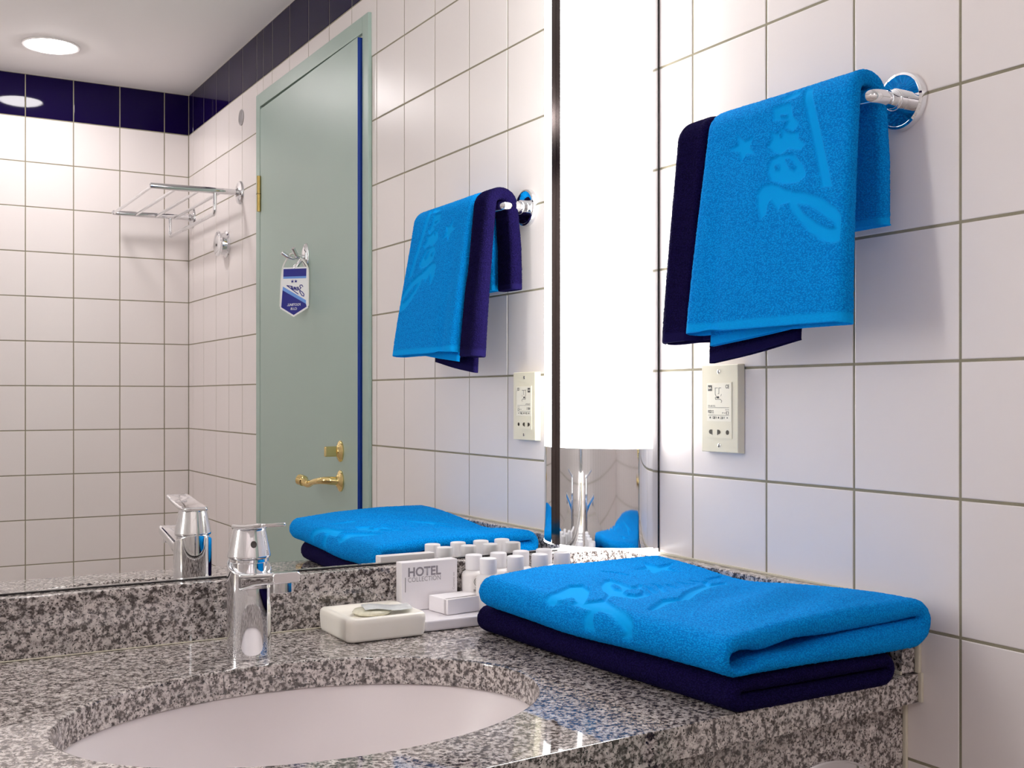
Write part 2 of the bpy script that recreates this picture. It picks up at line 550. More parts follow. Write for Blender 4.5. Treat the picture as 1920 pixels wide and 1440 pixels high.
keep(ct, box('sealant_bead', (-0.0044, -0.5915, zc(-.6) - TH), (-0.0001, -0.5862, zc(-.6) + .002), M['sealant'], None, .0012))

ap = empty('apron_panel', (-0.9, -0.5655, 0.60))
keep(ap, box('panel', (-WIDE + .004, -0.5655, 0.60), (-0.004, -0.5535, zc(-.55) - TH - .0004), M['granite'], None, .0012))
keep(ap, box('sealant_bead', (-0.0045, -0.5700, 0.60), (-0.0002, -0.5650, zc(-.55) - TH - .0004), M['sealant'], None, .001))
tag(ap, 'granite apron panel set back below the vanity top', 'panel')

# tissue dispenser plate on the apron
td = empty('tissue_dispenser', (-0.175, -0.5655, 0.745))
def ell(cx, cz, a, b, y, n=48): return [(cx + a * math.cos(2 * PI * i / n), y, cz + b * math.sin(2 * PI * i / n)) for i in range(n)]
tx, tz = -0.125, 0.7190
keep(td, loft('plate', [ell(tx, tz, .088, .0575, -.5652), ell(tx, tz, .088, .0575, -.5672), ell(tx, tz, .085, .0545, -.569), ell(tx, tz, .052, .022, -.569), ell(tx, tz, .050, .020, -.566)], M['chrome'], None, True, 50, cap0=True, cap1=False))
keep(td, loft('opening', [ell(tx, tz, .0502, .0202, -.5662), ell(tx, tz, .0502, .0202, -.5658)], M['black'], None))
tag(td, 'chrome tissue dispenser plate set in the granite apron', 'dispenser')

# sink
sk = empty('sink', (SX, SY, 0.68))
def bowl_rings():
    prof = [(1.075, -.0318), (1.075, -.045), (1.00, -.06), (.90, -.110), (.72, -.152), (.45, -.176), (.16, -.186), (.10, -.186)]
    inner = [(.11, -.178), (.16, -.1775), (.44, -.167), (.68, -.145), (.86, -.105), (.97, -.06), (1.015, -.0335), (1.03, -.0318)]
    R = []
    for s, z in prof + []:
        R.append((s, z))
    return R, inner
outer, inner = bowl_rings()
def er(s, dz, n=72): return [(SX + SA * s * math.cos(2 * PI * i / n), SY + SB * s * math.sin(2 * PI * i / n), zc(SY + SB * s * math.sin(2 * PI * i / n)) + dz) for i in range(n)]
keep(sk, loft('basin', [er(*p) for p in [(.11, -.186)] + outer[::-1] + inner[::-1]] , M['ceramic'], None, True, 60, cap0=False, cap1=False))
keep(sk, lathe('drain', [(.001, -.001), (.026, -.001), (.028, .001), (.026, .0035), (.018, .003), (.016, .0045), (.001, .006)], (SX, SY, zc(SY) - .1785), M['chrome']))
tag(sk, 'white oval undermount sink basin below the granite cutout', 'sink')

# ------------------------------------------------------------------ faucet
FX, FY = -0.627, -0.130
fz = zc(FY)
fc = empty('faucet', (FX, FY, fz))
n = 56
def frow(r, zf): return [(FX + r * math.cos(2 * PI * i / n), FY + r * math.sin(2 * PI * i / n), zf(FY + r * math.sin(2 * PI * i / n))) for i in range(n)]
zt = lambda y: 0.9712 + (y - FY) * 0.42
R0 = .0258
body = [frow(R0 + .0004, lambda y: fz + .0002), frow(R0 + .0006, lambda y: fz + .002), frow(R0, lambda y: fz + .0035), frow(R0, lambda y: zt(y) - .03), frow(R0, lambda y: zt(y) - .0018), frow(R0 - .0006, lambda y: zt(y) - .0004), frow(R0 - .002, zt), frow(.006, zt)]
keep(fc, loft('body', body, M['chrome'], None, True, 40))
keep(fc, lathe('neck', [(.0205, .955), (.0205, .9745), (.0225, .9755), (.0225, .9790), (.0210, .9800)], (FX, FY, 0), M['chrome'], n=48))
keep(fc, lathe('handle', [(.0225, .9798), (.0246, .9802), (.0250, .9815), (.0249, .9835), (.0192, 1.0125), (.0186, 1.0140), (.0170, 1.0150)], (FX, FY, 0), M['chrome'], n=56))
# lever plate
lr = []
for y, z, wd, th in [(-.1115, 1.0150, .026, .003), (-.1125, 1.0150, .031, .0052), (-.118, 1.0152, .0355, .0062), (-.140, 1.0166, .0365, .0062), (-.165, 1.0192, .0360, .0058), (-.190, 1.0226, .0345, .0056), (-.212, 1.0256, .0330, .0052), (-.221, 1.0268, .0290, .0046), (-.2245, 1.0272, .022, .0030)]:
    lr.append([(FX + p[0], y, z + p[1] + .0006) for p in rrect(wd, th, th * .42, 4)])
keep(fc, loft('lever', lr, M['chrome'], None, True, 50))
# spout
sp = []
for y, zt_, zb_, wd in [(-.128, .9620, .9390, .036), (-.150, .9640, .9440, .0365), (-.175, .9675, .9505, .0360), (-.200, .9712, .9570, .0352), (-.222, .9745, .9610, .0344), (-.248, .9782, .9652, .0338), (-.259, .9797, .9668, .0332), (-.2645, .9801, .9681, .0316), (-.266, .9792, .9693, .029)]:
    hh = zt_ - zb_
    sp.append([(FX + p[0], y, (zt_ + zb_) / 2 + p[1]) for p in rrect(wd, hh, min(.0045, hh * .3), 5)])
keep(fc, loft('spout', sp, M['chrome'], None, True, 40))
keep(fc, lathe('aerator', [(.0095, .9565), (.0118, .9562), (.0122, .9570), (.0122, .9680)], (FX, -.2480, 0), M['chrome_soft'], n=32))
# colour dot on the handle, towards the room
d = Vector((-1.0318 - FX + .33, -1.4454 - FY, 0)).normalized()
px = Vector((-d.y, d.x, 0)); up = Vector((d.x * .19, d.y * .19, -1)).normalized() * -1
cen = Vector((FX, FY, .9975)) + d * .0222
keep(fc, flat_poly('indicator', [(.0036 * math.cos(2 * PI * i / 20), .0041 * math.sin(2 * PI * i / 20)) for i in range(20)], px, up, cen, M['button'], None, .0006))
tag(fc, 'chrome single lever basin faucet behind the oval sink', 'faucet')

# ------------------------------------------------------------------ corner lamp
RL = 0.1115
ZL0, ZL1, ZL2 = 0.9455, 1.0945, 2.16
def corner_lamp(label, flip=False):
    gm = M['glow_fill'] if flip else M['glow']
    lamp = empty('corner_lamp', (0, 0, ZL0))
    def arc(r, z, a0=6.2, a1=83.8, n=28):
        return [(-r * math.sin(math.radians(a0 + (a1 - a0) * i / n)), -r * math.cos(math.radians(a0 + (a1 - a0) * i / n)), z) for i in range(n + 1)]
    def shell(name, r, t, z0, z1, m):
        rings = [arc(r - t, z0), arc(r, z0), arc(r, z1), arc(r - t, z1), arc(r - t, z0)]
        return loft(name, rings, m, None, True, 40, closed=False, cap0=False, cap1=False)
    parts = [shell('diffuser', RL, .003, ZL1, ZL2, gm),
             shell('chrome_base', RL + .0006, .002, ZL0 + .0025, ZL1, M['chrome']),
             shell('glowing_rim', RL + .0010, .006, ZL0, ZL0 + .0025, gm),
             shell('chrome_cap', RL + .0006, .002, ZL2, ZL2 + .05, M['chrome']),
             loft('added_top_glow', [[(-.004, -.004, ZL2 + .030)] + arc(RL - .006, ZL2 + .030), [(-.004, -.004, ZL2 + .034)] + arc(RL - .006, ZL2 + .034)], gm, None, False),  # glowing plate added in the lamp's top to brighten the ceiling
             box('side_plate', (-.0122, -RL, ZL0 + .001), (-.0004, -RL + .002, ZL2 + .05), M['chrome_soft']),
             box('side_plate', (-RL + .0005, -.0122, ZL0 + .001), (-RL + .0025, -.0004, ZL2 + .05), M['bronze']),
             box('edge_seal', (-.0016, -RL - .0014, ZL0 - .004), (-.0003, -RL + .0002, ZL2 + .05), M['black'])]
    # open bottom shines down on the granite ledges
    bt = arc(RL - .008, ZL0 + .006); bt2 = arc(RL - .008, ZL0 + .010)
    bm = bmesh.new()
    loft_bm(bm, [[(-.004, -.004, ZL0 + .006)] + bt, [(-.004, -.004, ZL0 + .010)] + bt2])
    parts.append(from_bm('bottom_diffuser', bm, gm))
    for o in parts:
        if flip:
            o.data.transform(Matrix.Rotation(PI / 2, 4, 'Z')); o.data.update()
        keep(lamp, o)
    if flip: lamp.location.x = -WIDE
    tag(lamp, label, 'lamp')
corner_lamp('tall glowing white corner lamp with chrome base between mirror and tiled wall')
corner_lamp('added unseen fill lamp at the far left end of the mirror', True)  # assumed lamp, added out of frame to light towels and wall more evenly

# ------------------------------------------------------------------ ceiling downlights
def downlight(x, y, label):
    d = empty('downlight', (x, y, CEIL))
    keep(d, lathe('trim_ring', [(.074, -.0002), (.083, -.0005), (.085, -.003), (.082, -.0055), (.077, -.005), (.0745, -.001)], (x, y, CEIL), M['ceiling'], n=48))
    keep(d, lathe('lens', [(.001, -.0160), (.030, -.0150), (.052, -.0118), (.066, -.0075), (.0735, -.0022), (.0735, -.0012), (.001, -.0012)], (x, y, CEIL), M['down'], n=48))
    tag(d, label, 'ceiling lamp', 'recessed ceiling downlights')
downlight(-.514, -2.252, 'round downlight in the white ceiling near the back corner with the rack')
downlight(-1.40, -2.252, 'added unseen downlight in the ceiling near the far left corner')  # extra unseen downlight, added for more light in the room

# ------------------------------------------------------------------ door
door = empty('door_1', (0, -1.40, 0)); door['kind'] = 'structure'
bm = bmesh.new()
fr0, fr1, frz = -0.9680, -1.8120, 2.0630
XF = -0.0085                                         # frame face, proud of the tiles
box_bm(bm, (XF, -1.0040, 0), (0.06, fr0, frz), .0015)
box_bm(bm, (XF, fr1, 0), (0.06, -1.7770, frz), .0015)
box_bm(bm, (XF, -1.7772, 2.0235), (0.06, -1.0038, frz), .0015)
keep(door, from_bm('door_frame', bm, M['door'], None, True, 30))
LW, LH, LT = 0.7605, 2.006, 0.04
leaf = empty('door_leaf', (XF + .0005, -1.7740, 0.010))
bm = box_bm(bmesh.new(), (0, 0, 0), (LT, LW, LH), .0015)
o = from_bm('panel', bm, M['door'], leaf, True, 30)
o = box('latch_edge', (0.0004, LW - .0012, .001), (LT - .001, LW + .0006, LH - .001), M['blue_edge'], leaf)
leaf.rotation_euler = (0, 0, math.radians(0.62))
leaf.parent = door
leaf.location = Vector(leaf.location) - Vector(door.location)
def P(y, x, z): return Vector((x, y + 1.7740, z - .010))   # world-ish -> leaf coordinates (x = distance out of leaf face, negative)
# thumb turn
n = 40
def rose(name, y, z, m):
    c = P(y, 0, z)
    return loft(name, [[(c.x - h, c.y + r * 0.82 * math.cos(2 * PI * i / n), c.z + r * math.sin(2 * PI * i / n)) for i in range(n)] for r, h in [(.026, 0), (.026, .003), (.022, .006), (.016, .008), (.012, .012)]], m, leaf, True, 40)
rose('lock_rose', -1.121, 1.040, M['brass'])
c = P(-1.121, 0, 1.040)
box('thumb_turn', (c.x - .042, c.y - .005, c.z - .0125), (c.x - .010, c.y + .005, c.z + .0125), M['brass'], leaf, .003, 3)
rose('handle_rose', -1.121, 0.968, M['brass'])
c = P(-1.121, 0, 0.968)
hp = smooth_path([(c.x - .004, c.y, c.z), (c.x - .046, c.y - .004, c.z + .003), (c.x - .052, c.y - .055, c.z - .004), (c.x - .052, c.y - .085, c.z - .013), (c.x - .058, c.y - .105, c.z - .004), (c.x - .064, c.y - .118, c.z - .001)], .02, 8)
rr = [.0105 - .003 * math.sin(PI * min(1, i / (len(hp) * .75))) + (.003 if i > len(hp) * .8 else 0) for i in range(len(hp))]
tube('lever_handle', hp, rr, M['brass'], leaf, 16)
# hinge
hz = 1.767
hb = tube('hinge', [(-.004, 0.002, hz - .052 - .01), (-.004, 0.002, hz + .052 - .01)], .0065, M['old_brass'], leaf, 12)
box('hinge_gap', (-.0108, -.0046, hz - .0112), (.002, .0086, hz - .0098), M['black'], leaf)
# coat hook
c = P(-1.367, 0, 1.542)
lathe_r = [[(c.x - h, c.y + r * .62 * math.cos(2 * PI * i / n), c.z + r * 1.25 * math.sin(2 * PI * i / n)) for i in range(n)] for r, h in [(.026, 0), (.026, .003), (.022, .008), (.012, .011)]]
hook = loft('coat_hook', lathe_r, M['chrome'], leaf, True, 40)
for k, (dx, dy, dz) in enumerate([(-.066, -.004, .004), (-.044, .020, .014), (-.030, -.012, -.034)]):
    pth = smooth_path([(c.x - .006, c.y, c.z - .002), (c.x + dx * .6, c.y + dy * .5, c.z - .012 + dz * .2), (c.x + dx, c.y + dy, c.z + dz)], .02, 6)
    tube('hook_prong', pth, [.005] * (len(pth) - 2) + [.0062, .0058], M['chrome'], leaf, 12)

# hanging tag on the hook
TX = Vector((-.69, -.724, 0)).normalized(); TY = Vector((.03, .0, 1)).normalized(); TZ = TX.cross(TY)
TO = Vector((-.043, -1.3740, 1.4480))                # centre of the card
tg = empty('door_hanger_tag', TO)
W2, H2 = .033, .0585
out = [(-W2, H2), (W2, H2), (W2 + .003, -H2 + .017), (0.0, -H2 - .004), (-W2 - .003, -H2 + .017)]
def tp(name, pts, m, lift, th=.0004): return keep(tg, flat_poly(name, pts, TX, TY, TO + TZ * lift, m, None, th))
tp('card', [(-W2 - .004, H2 + .004), (W2 + .004, H2 + .004), (W2 + .007, -H2 + .014), (0, -H2 - .009), (-W2 - .007, -H2 + .014)], M['tag_white'], 0, .0016)
tp('navy_band', [(-W2, H2 - .020), (W2, H2 - .020), (W2, H2), (-W2, H2)], M['tag_navy'], .0016)
tp('sky_stripe', [(-W2, H2 - .0255), (W2, H2 - .0255), (W2, H2 - .020), (-W2, H2 - .020)], M['tag_sky'], .0016)
tp('sky_stripe', [(-W2 - .0015, -.034), (W2 + .001, .003), (W2, .0125), (-W2 - .001, -.0245)], M['tag_sky'], .0016)
tp('navy_field', [(-W2 - .0035, -H2 + .017), (0, -H2 - .004), (W2 + .0035, -H2 + .017), (W2 + .001, .003), (-W2 - .0015, -.034)], M['tag_navy'], .0016)
def star(cx, cy, r): return [(cx + (r if i % 2 == 0 else r * .42) * math.sin(i * PI / 5), cy + (r if i % 2 == 0 else r * .42) * math.cos(i * PI / 5)) for i in range(10)]
tp('star', star(-.0035, .0255, .0048), M['tag_navy'], .0016)
tp('star', star(.0065, .0255, .0048), M['tag_navy'], .0016)
def ribbon(pts, w):
    pts = [Vector((p[0], p[1])) for p in pts]
    L, Rr = [], []
    for i, p in enumerate(pts):
        t = (pts[min(i + 1, len(pts) - 1)] - pts[max(0, i - 1)]).normalized(); q = Vector((-t.y, t.x)) * w / 2
        L.append(tuple(p + q)); Rr.append(tuple(p - q))
    return L + Rr[::-1]
script = [
    [(-.024, .011), (-.021, .0155), (-.016, .0150), (-.015, .0115), (-.019, .0085), (-.0150, .0040), (-.0160, -.0030), (-.0220, -.0120), (-.0275, -.0140), (-.0280, -.0090), (-.0230, -.0030), (-.0165, .0010)],
    [(-.0125, .004), (-.0085, .0065), (-.0075, .0095), (-.0105, .0100), (-.0120, .006), (-.0105, .0020), (-.0070, .003)],
    [(-.0060, .0020), (-.0040, .0100)], [(-.0055, .0062), (-.0015, .0078)], [(-.0025, .0025), (-.0005, .0105)],
    [(.0015, .0108), (.0010, .0045), (.0040, .0050), (.0060, .0110)], [(.0060, .0110), (.0058, .0055)],
    [(.0080, .0055), (.0092, .0118)], [(.0060, .0125), (.0220, .0150)],
    [(.0220, .0150), (.0060, .0040), (-.0110, -.0080)],
]
keep(tg, strokes('lettering', script, .0021, TX, TY, TO + TZ * .0016, M['tag_navy'], .0004))
keep(tg, text('FOOTBALL', .0092, TX, TY, TO + TX * 0 + TY * -.0385 + TZ * .0022, M['tag_white'], None, .0001, 'CENTER', .038))
keep(tg, text('CLUB', .0088, TX, TY, TO + TX * 0 + TY * -.0490 + TZ * .0022, M['tag_white'], None, .0001, 'CENTER', .018))
hk = Vector((-.050, -1.3660, 1.5380))
for sgn in (-1, 1):
    a = TO + TX * (W2 + .002) * sgn + TY * (H2 + .002)
    keep(tg, tube('cord', smooth_path([a - TY * .10 + TX * .0055 * sgn, a - TY * .03 + TX * .004 * sgn, a + TX * .002 * sgn + TY * .006, hk + Vector((0, 0, .006)) + TX * .008 * sgn, hk + Vector((0, 0, .0075))], .02, 6), .0022, M['cord'], None, 10))
tag(tg, 'white and blue football club door hanger tag hanging from the door hook', 'tag')

# ------------------------------------------------------------------ chrome rack etc. beyond the door
rk = empty('towel_rack', (0, -2.28, 1.806))
def rosette(name, y, z, r, m=None, out=.011):
    return lathe(name, [(r, 0), (r, -.004), (r * .93, -.0075), (r * .62, -.009), (r * .40, -out), (r * .36, -out - .006)], (0.0006, y, z), M['chrome'], None, 'x', 40, 40)
YA, YB, ZR = -1.995, -2.564, 1.8065
for y in (YA, YB):
    keep(rk, rosette('wall_flange', y, ZR, .036))
    keep(rk, tube('side_arm', [(-.008, y, ZR), (-.10, y, ZR - .001), (-.20, y, ZR - .003), (-.272, y, ZR - .003), (-.276, y, ZR - .003)], [.0095, .0095, .0095, .0085, .004], M['chrome']))
for x in (-.268, -.196, -.127, -.062):
    keep(rk, tube('cross_bar', [(x, YA, ZR - .004), (x, YB, ZR - .004)], .0052, M['chrome']))
keep(rk, tube('towel_rail', smooth_path([(-.080, YA, ZR - .002), (-.080, YA, 1.735), (-.080, YB, 1.735), (-.080, YB, ZR - .002)], .018, 8), .0062, M['chrome']))
tag(rk, 'chrome towel rack with cross bars on the wall beyond the door', 'rack')

rl = empty('clothesline_reel', (0, -2.146, 1.664))
keep(rl, lathe('housing', [(.0430, .0004), (.0430, -.004), (.036, -.008), (.034, -.022), (.0405, -.0255), (.0410, -.0290), (.037, -.0325), (.012, -.0335), (.001, -.0335)], (0, -2.146, 1.664), M['chrome'], None, 'x', 48, 40))
keep(rl, lathe('screw', [(.0042, -.0332), (.0042, -.0350), (.001, -.0355)], (0, -2.146, 1.660), M['button'], None, 'x', 16))
tag(rl, 'round chrome clothesline reel on the tiled wall below the rack', 'reel')
cp = lathe('wall_plug', [(.0245, .0004), (.0245, -.002), (.0225, -.0032), (.001, -.0036)], (0, -1.984, 2.0375), M['grey_cap'], None, 'x', 36)
tag(cp, 'small round grey plug cover on the tiles above the rack', 'plug')

# ------------------------------------------------------------------ towel bar
BX, BZ, B0, B1 = -0.055, 1.507, -0.266, -0.5635
tb = empty('towel_bar', (0, (B0 + B1) / 2, BZ))
for y in (B0, B1):
    keep(tb, lathe('wall_flange', [(.0330, .0004), (.0330, -.0045), (.0318, -.0078), (.0290, -.0092), (.0282, -.0086), (.0200, -.0076), (.0135, -.0080)], (0, y, BZ), M['chrome'], None, 'x', 56, 40))
    keep(tb, lathe('collar', [(.0125, -.0078), (.0130, -.0095), (.0130, -.0165), (.0118, -.0185), (.0105, -.0190), (.0105, -.030)], (0, y, BZ), M['chrome'], None, 'x', 40, 40))
keep(tb, tube('rail', smooth_path([(-.024, B0, BZ), (BX, B0, BZ), (BX, B1, BZ), (-.024, B1, BZ)], .016, 10), .0092, M['chrome'], None, 20))
tag(tb, 'chrome towel bar on the tiled wall carrying the hanging towels', 'towel bar')

# ------------------------------------------------------------------ cloth builder
def grid_object(name, V, m, flat=None, parent=None, close_u=True):
    """V: rows x cols x 3 array; columns wrap when close_u"""
    r, c, _ = V.shape
    me = bpy.data.meshes.new(name)
    idx = np.arange(r * c).reshape(r, c)
    a = idx[:-1]; b = idx[1:]
    if close_u:
        q = np.stack([a, np.roll(a, -1, 1), np.roll(b, -1, 1), b], -1)
    else:
        q = np.stack([a[:, :-1], a[:, 1:], b[:, 1:], b[:, :-1]], -1)
    q = q.reshape(-1, 4)
    me.vertices.add(r * c); me.vertices.foreach_set('co', V.reshape(-1).astype(np.float32))
    me.loops.add(q.size); me.loops.foreach_set('vertex_index', q.reshape(-1).astype(np.int32))
    me.polygons.add(len(q)); me.polygons.foreach_set('loop_start', (np.arange(len(q)) * 4).astype(np.int32))
    me.polygons.foreach_set('use_smooth', np.ones(len(q), bool))
    me.update(calc_edges=True)
    at = me.attributes.new('flat', 'FLOAT', 'POINT')
    at.data.foreach_set('value', (np.zeros(r * c) if flat is None else flat.reshape(-1)).astype(np.float32))
    me.materials.append(m)
    me.validate()
    return link(bpy.data.objects.new(name, me), parent)

def normals(V, close_u=True):
    du = (np.roll(V, -1, 1) - np.roll(V, 1, 1)) if close_u else np.gradient(V, axis=1)
    dv = np.gradient(V, axis=0)
    n = np.cross(du, dv); l = np.linalg.norm(n, axis=-1, keepdims=True); l[l == 0] = 1
    return n / l

def seg_dist(P, poly, closed=True):
    d = np.full(P.shape[0], 9.0)
    k = len(poly)
    for i in range(k if closed else k - 1):
        a = np.array(poly[i]); b = np.array(poly[(i + 1) % k]); ab = b - a
        t = np.clip(((P - a) @ ab) / max(ab @ ab, 1e-12), 0, 1)
        d = np.minimum(d, np.linalg.norm(P - a - t[:, None] * ab, axis=1))
    return d

def inside(P, poly):
    x, y = P[:, 0], P[:, 1]; r = np.zeros(len(P), bool); k = len(poly)
    for i in range(k):
        (x0, y0), (x1, y1) = poly[i], poly[(i + 1) % k]
        if y0 == y1: continue
        c = ((y0 > y) != (y1 > y)) & (x < (x1 - x0) * (y - y0) / (y1 - y0) + x0)
        r ^= c
    return r

def mask(P, polys, holes, soft=.0011):
    m = np.zeros(len(P))
    for pl in polys:
        s = np.where(inside(P, pl), 1, -1) * seg_dist(P, pl)
        m = np.maximum(m, np.clip(s / soft * .5 + .5, 0, 1))
    for pl in holes:
        s = np.where(inside(P, pl), 1, -1) * seg_dist(P, pl)
        m = np.minimum(m, 1 - np.clip(s / soft * .5 + .5, 0, 1))
    return m

def sinfield(a, b, seed, k=9, f0=12, f1=45):
    g = np.random.default_rng(seed); out = np.zeros_like(a)
    for _ in range(k):
        f = g.uniform(f0, f1); th = g.uniform(0, 2 * PI); ph = g.uniform(0, 2 * PI)
        out += np.sin((a * math.cos(th) + b * math.sin(th)) * f + ph) * (f0 / f)
    return out / k

def stadium(n_flat, n_arc):
    """unit stadium: returns list of (u along width -1..1, arc offset) as (w, nrm, is_arc)"""
    out = []
    for i in range(n_flat): out.append((-1 + 2 * i / n_flat, 0, 1.0))           # top side
    for i in range(n_arc): a = PI / 2 - PI * i / n_arc; out.append((1, math.cos(a), math.sin(a)))
    for i in range(n_flat): out.append((1 - 2 * i / n_flat, 0, -1.0))           # under side
    for i in range(n_arc): a = -PI / 2 - PI * i / n_arc; out.append((-1, -math.cos(a), math.sin(a)))
    return np.array(out)

def resample(path, step):
    P = np.array(path, float)
    s = np.concatenate([[0], np.cumsum(np.linalg.norm(np.diff(P, axis=0), axis=1))])
    k = max(2, int(s[-1] / step)); t = np.linspace(0, s[-1], k)
    return np.stack([np.interp(t, s, P[:, i]) for i in range(P.shape[1])], 1)

def hang_towel(name, m, path, y_of, half, emb=None, seed=1, step=.0016, wall=.0045, hem_f=True, hem_b=True, slant=0.0, groove=None, tuck=None):
    """path: (x, z) centre line from the front hem over the bar to the rear hem;
    y_of(f): (ymin, ymax) at path fraction f; half(f): half thickness"""
    Pm = resample(path, step)
    tan = np.gradient(Pm, axis=0); tan /= np.linalg.norm(tan, axis=1, keepdims=True)
    nrm = np.stack([-tan[:, 1], tan[:, 0]], 1)          # outwards (front side: -x)
    R = len(Pm); f = np.linspace(0, 1, R)
    st = stadium(int(.25 / step), 22); C = len(st)
    def ring(i, h, inset):
        y0, y1 = y_of(f[i])
        hw = (y1 - y0) / 2 - h - inset; yc = (y0 + y1) / 2
        y = yc - st[:, 0] * hw - st[:, 1] * np.sign(st[:, 0]) * h
        o = st[:, 2] * h
        return np.stack([Pm[i, 0] + nrm[i, 0] * o, y, Pm[i, 1] + nrm[i, 1] * o], 1)
    rowsV, fl = [], []
    def end(i0, step_i, hemmed):
        rr = []
        for k in range(14, 0, -2):
            rr.append(ring(i0 + step_i * k, max(half(f[i0]) - wall * 1.0, .0012), wall * .2))
        h = half(f[i0])
        for k in range(1, 6):
            a = PI * k / 6
            hh = h - wall * .5 * (1 - math.cos(a))
            v = ring(i0, max(hh, .0012), 0)
            off = -tan[i0] * step_i * wall * .5 * math.sin(a)
            v[:, 0] += off[0]; v[:, 2] += off[1]
            rr.insert(len(rr) - (k - 1) if k > 1 else len(rr), v)
        return rr
    e0 = end(0, 1, hem_f); e1 = end(R - 1, -1, hem_b)[::-1]
    mid = [ring(i, half(f[i]), 0) for i in range(R)]
    V = np.array(e0 + mid + e1)
    fl = np.zeros(V.shape[:2])
    n0 = len(e0)
    if hem_f:
        fl[:n0 + 6] = .75; fl[n0 + 6: n0 + 7] = .3
    if hem_b: fl[-len(e1) - 5:] = .75
    N = normals(V)
    # outward test: top-side vertex of a middle ring should move along nrm
    q = n0 + R // 4
    if N[q, 10, 0] * nrm[R // 4, 0] + N[q, 10, 2] * nrm[R // 4, 1] < 0: N = -N
    # soft folds
    A, B = V[..., 1], V[..., 2]
    amp = sinfield(A, B * .25, seed, 7, 18, 55) * .0042
    sg = np.ones(len(V)); sg[:7] = -1; sg[-7:] = -1
    amp = amp * sg[:, None]
    if groove is not None:
        gy, gd = groove
        dep = np.clip((1.50 - B) / .22, 0, 1) * (V[..., 0] < BX) * sg[:, None]
        amp = amp - dep * gd * np.exp(-((A - gy - (B - 1.25) * .03) / .016) ** 2)
    V = V + N * amp[..., None]
    if emb:
        polys, holes = emb
        front = (st[:, 2] > .95)
        ok = np.zeros(V.shape[:2], bool); ok[n0:n0 + int(R * .70)] = front[None, :]
        ok &= V[..., 0] < BX + .02
        k = mask(V[ok][:, 1:], polys, holes)
        d = np.zeros(V.shape[:2]); d[ok] = k
        fl = np.maximum(fl, d)
        V = V - N * (d * .0026)[..., None]
    V = V + N * (np.random.default_rng(seed + 9).normal(0, 1, V.shape[:2]) * .00022 * (1 - fl))[..., None]
    if tuck is not None:
        V[..., 0] += tuck[1] * np.clip((tuck[0] + .008 - V[..., 1]) / .016, 0, 1) * np.clip((1.47 - V[..., 2]) / .05, 0, 1) * (V[..., 0] < BX)
    V[..., 2] += (V[..., 1] - (V[..., 1].max() + V[..., 1].min()) / 2) * slant * (1 - np.clip((V[..., 2] - V[..., 2].min()) / .1, 0, 1))
    return grid_object(name, V, m, fl)

def bar_path(xf0, zf0, xf1, rad, xb, zb, cx=BX, cz=BZ):
    pts = [(xf0, zf0)]
    x1, z1 = cx - rad, cz
    for t in np.linspace(.12, 1, 14):                      # front, flaring out towards the hem
        s = t
        x = xf0 + (x1 - xf0) * (s ** 1.15); z = zf0 + (z1 - zf0) * s
        pts.append((x, z))
    for a in np.linspace(PI, 0, 16)[1:-1]:
        pts.append((cx + rad * math.cos(a), cz + rad * math.sin(a)))
    pts.append((cx + rad, cz)); pts.append((xb, (cz + zb) / 2)); pts.append((xb, zb))
    return pts

HANG_P = [[(-0.3703, 1.4792), (-0.3892, 1.4726), (-0.3951, 1.4581), (-0.4025, 1.4684), (-0.4207, 1.4635), (-0.4072, 1.4762), (-0.4127, 1.4874), (-0.3968, 1.4852), (-0.3815, 1.4975), (-0.3856, 1.483)], [(-0.4862, 1.5304), (-0.4999, 1.5283), (-0.5221, 1.4743), (-0.5515, 1.403), (-0.5355, 1.4051), (-0.5145, 1.4588), (-0.4921, 1.5128)], [(-0.4417, 1.3817), (-0.4338, 1.3981), (-0.4307, 1.4139), (-0.4375, 1.4217), (-0.4516, 1.4232), (-0.4664, 1.4182), (-0.4758, 1.4129), (-0.4883, 1.4097), (-0.487, 1.3951), (-0.4733, 1.3947), (-0.4691, 1.3878), (-0.4609, 1.3966), (-0.4545, 1.4038), (-0.4511, 1.398), (-0.4501, 1.3856)], [(-0.4815, 1.4095), (-0.5091, 1.4039), (-0.5364, 1.3935), (-0.5604, 1.3781), (-0.5746, 1.3633), (-0.5795, 1.3488), (-0.5761, 1.34), (-0.5626, 1.3389), (-0.5432, 1.344), (-0.5222, 1.3574), (-0.5036, 1.3731), (-0.4879, 1.3888)], [(-0.4609, 1.4556), (-0.4471, 1.4531), (-0.4438, 1.4397), (-0.451, 1.4271), (-0.4732, 1.4191), (-0.4973, 1.4168), (-0.5087, 1.4234), (-0.503, 1.4354), (-0.4934, 1.4445), (-0.4855, 1.4522), (-0.4751, 1.4537)], [(-0.4392, 1.4699), (-0.445, 1.479), (-0.442, 1.4873), (-0.4533, 1.4832), (-0.4598, 1.4869), (-0.4748, 1.4792), (-0.4893, 1.4782), (-0.4898, 1.4699), (-0.5017, 1.4614), (-0.4953, 1.4547), (-0.4741, 1.4606), (-0.4626, 1.456), (-0.4495, 1.4611)], [(-0.4412, 1.5164), (-0.4571, 1.5171), (-0.4711, 1.5164), (-0.4752, 1.5004), (-0.4877, 1.489), (-0.4798, 1.4802), (-0.4631, 1.4879), (-0.469, 1.4955), (-0.4436, 1.5005)], [(-0.4472, 1.5246), (-0.4641, 1.5295), (-0.4811, 1.5304), (-0.4821, 1.5239), (-0.4652, 1.5216)]]
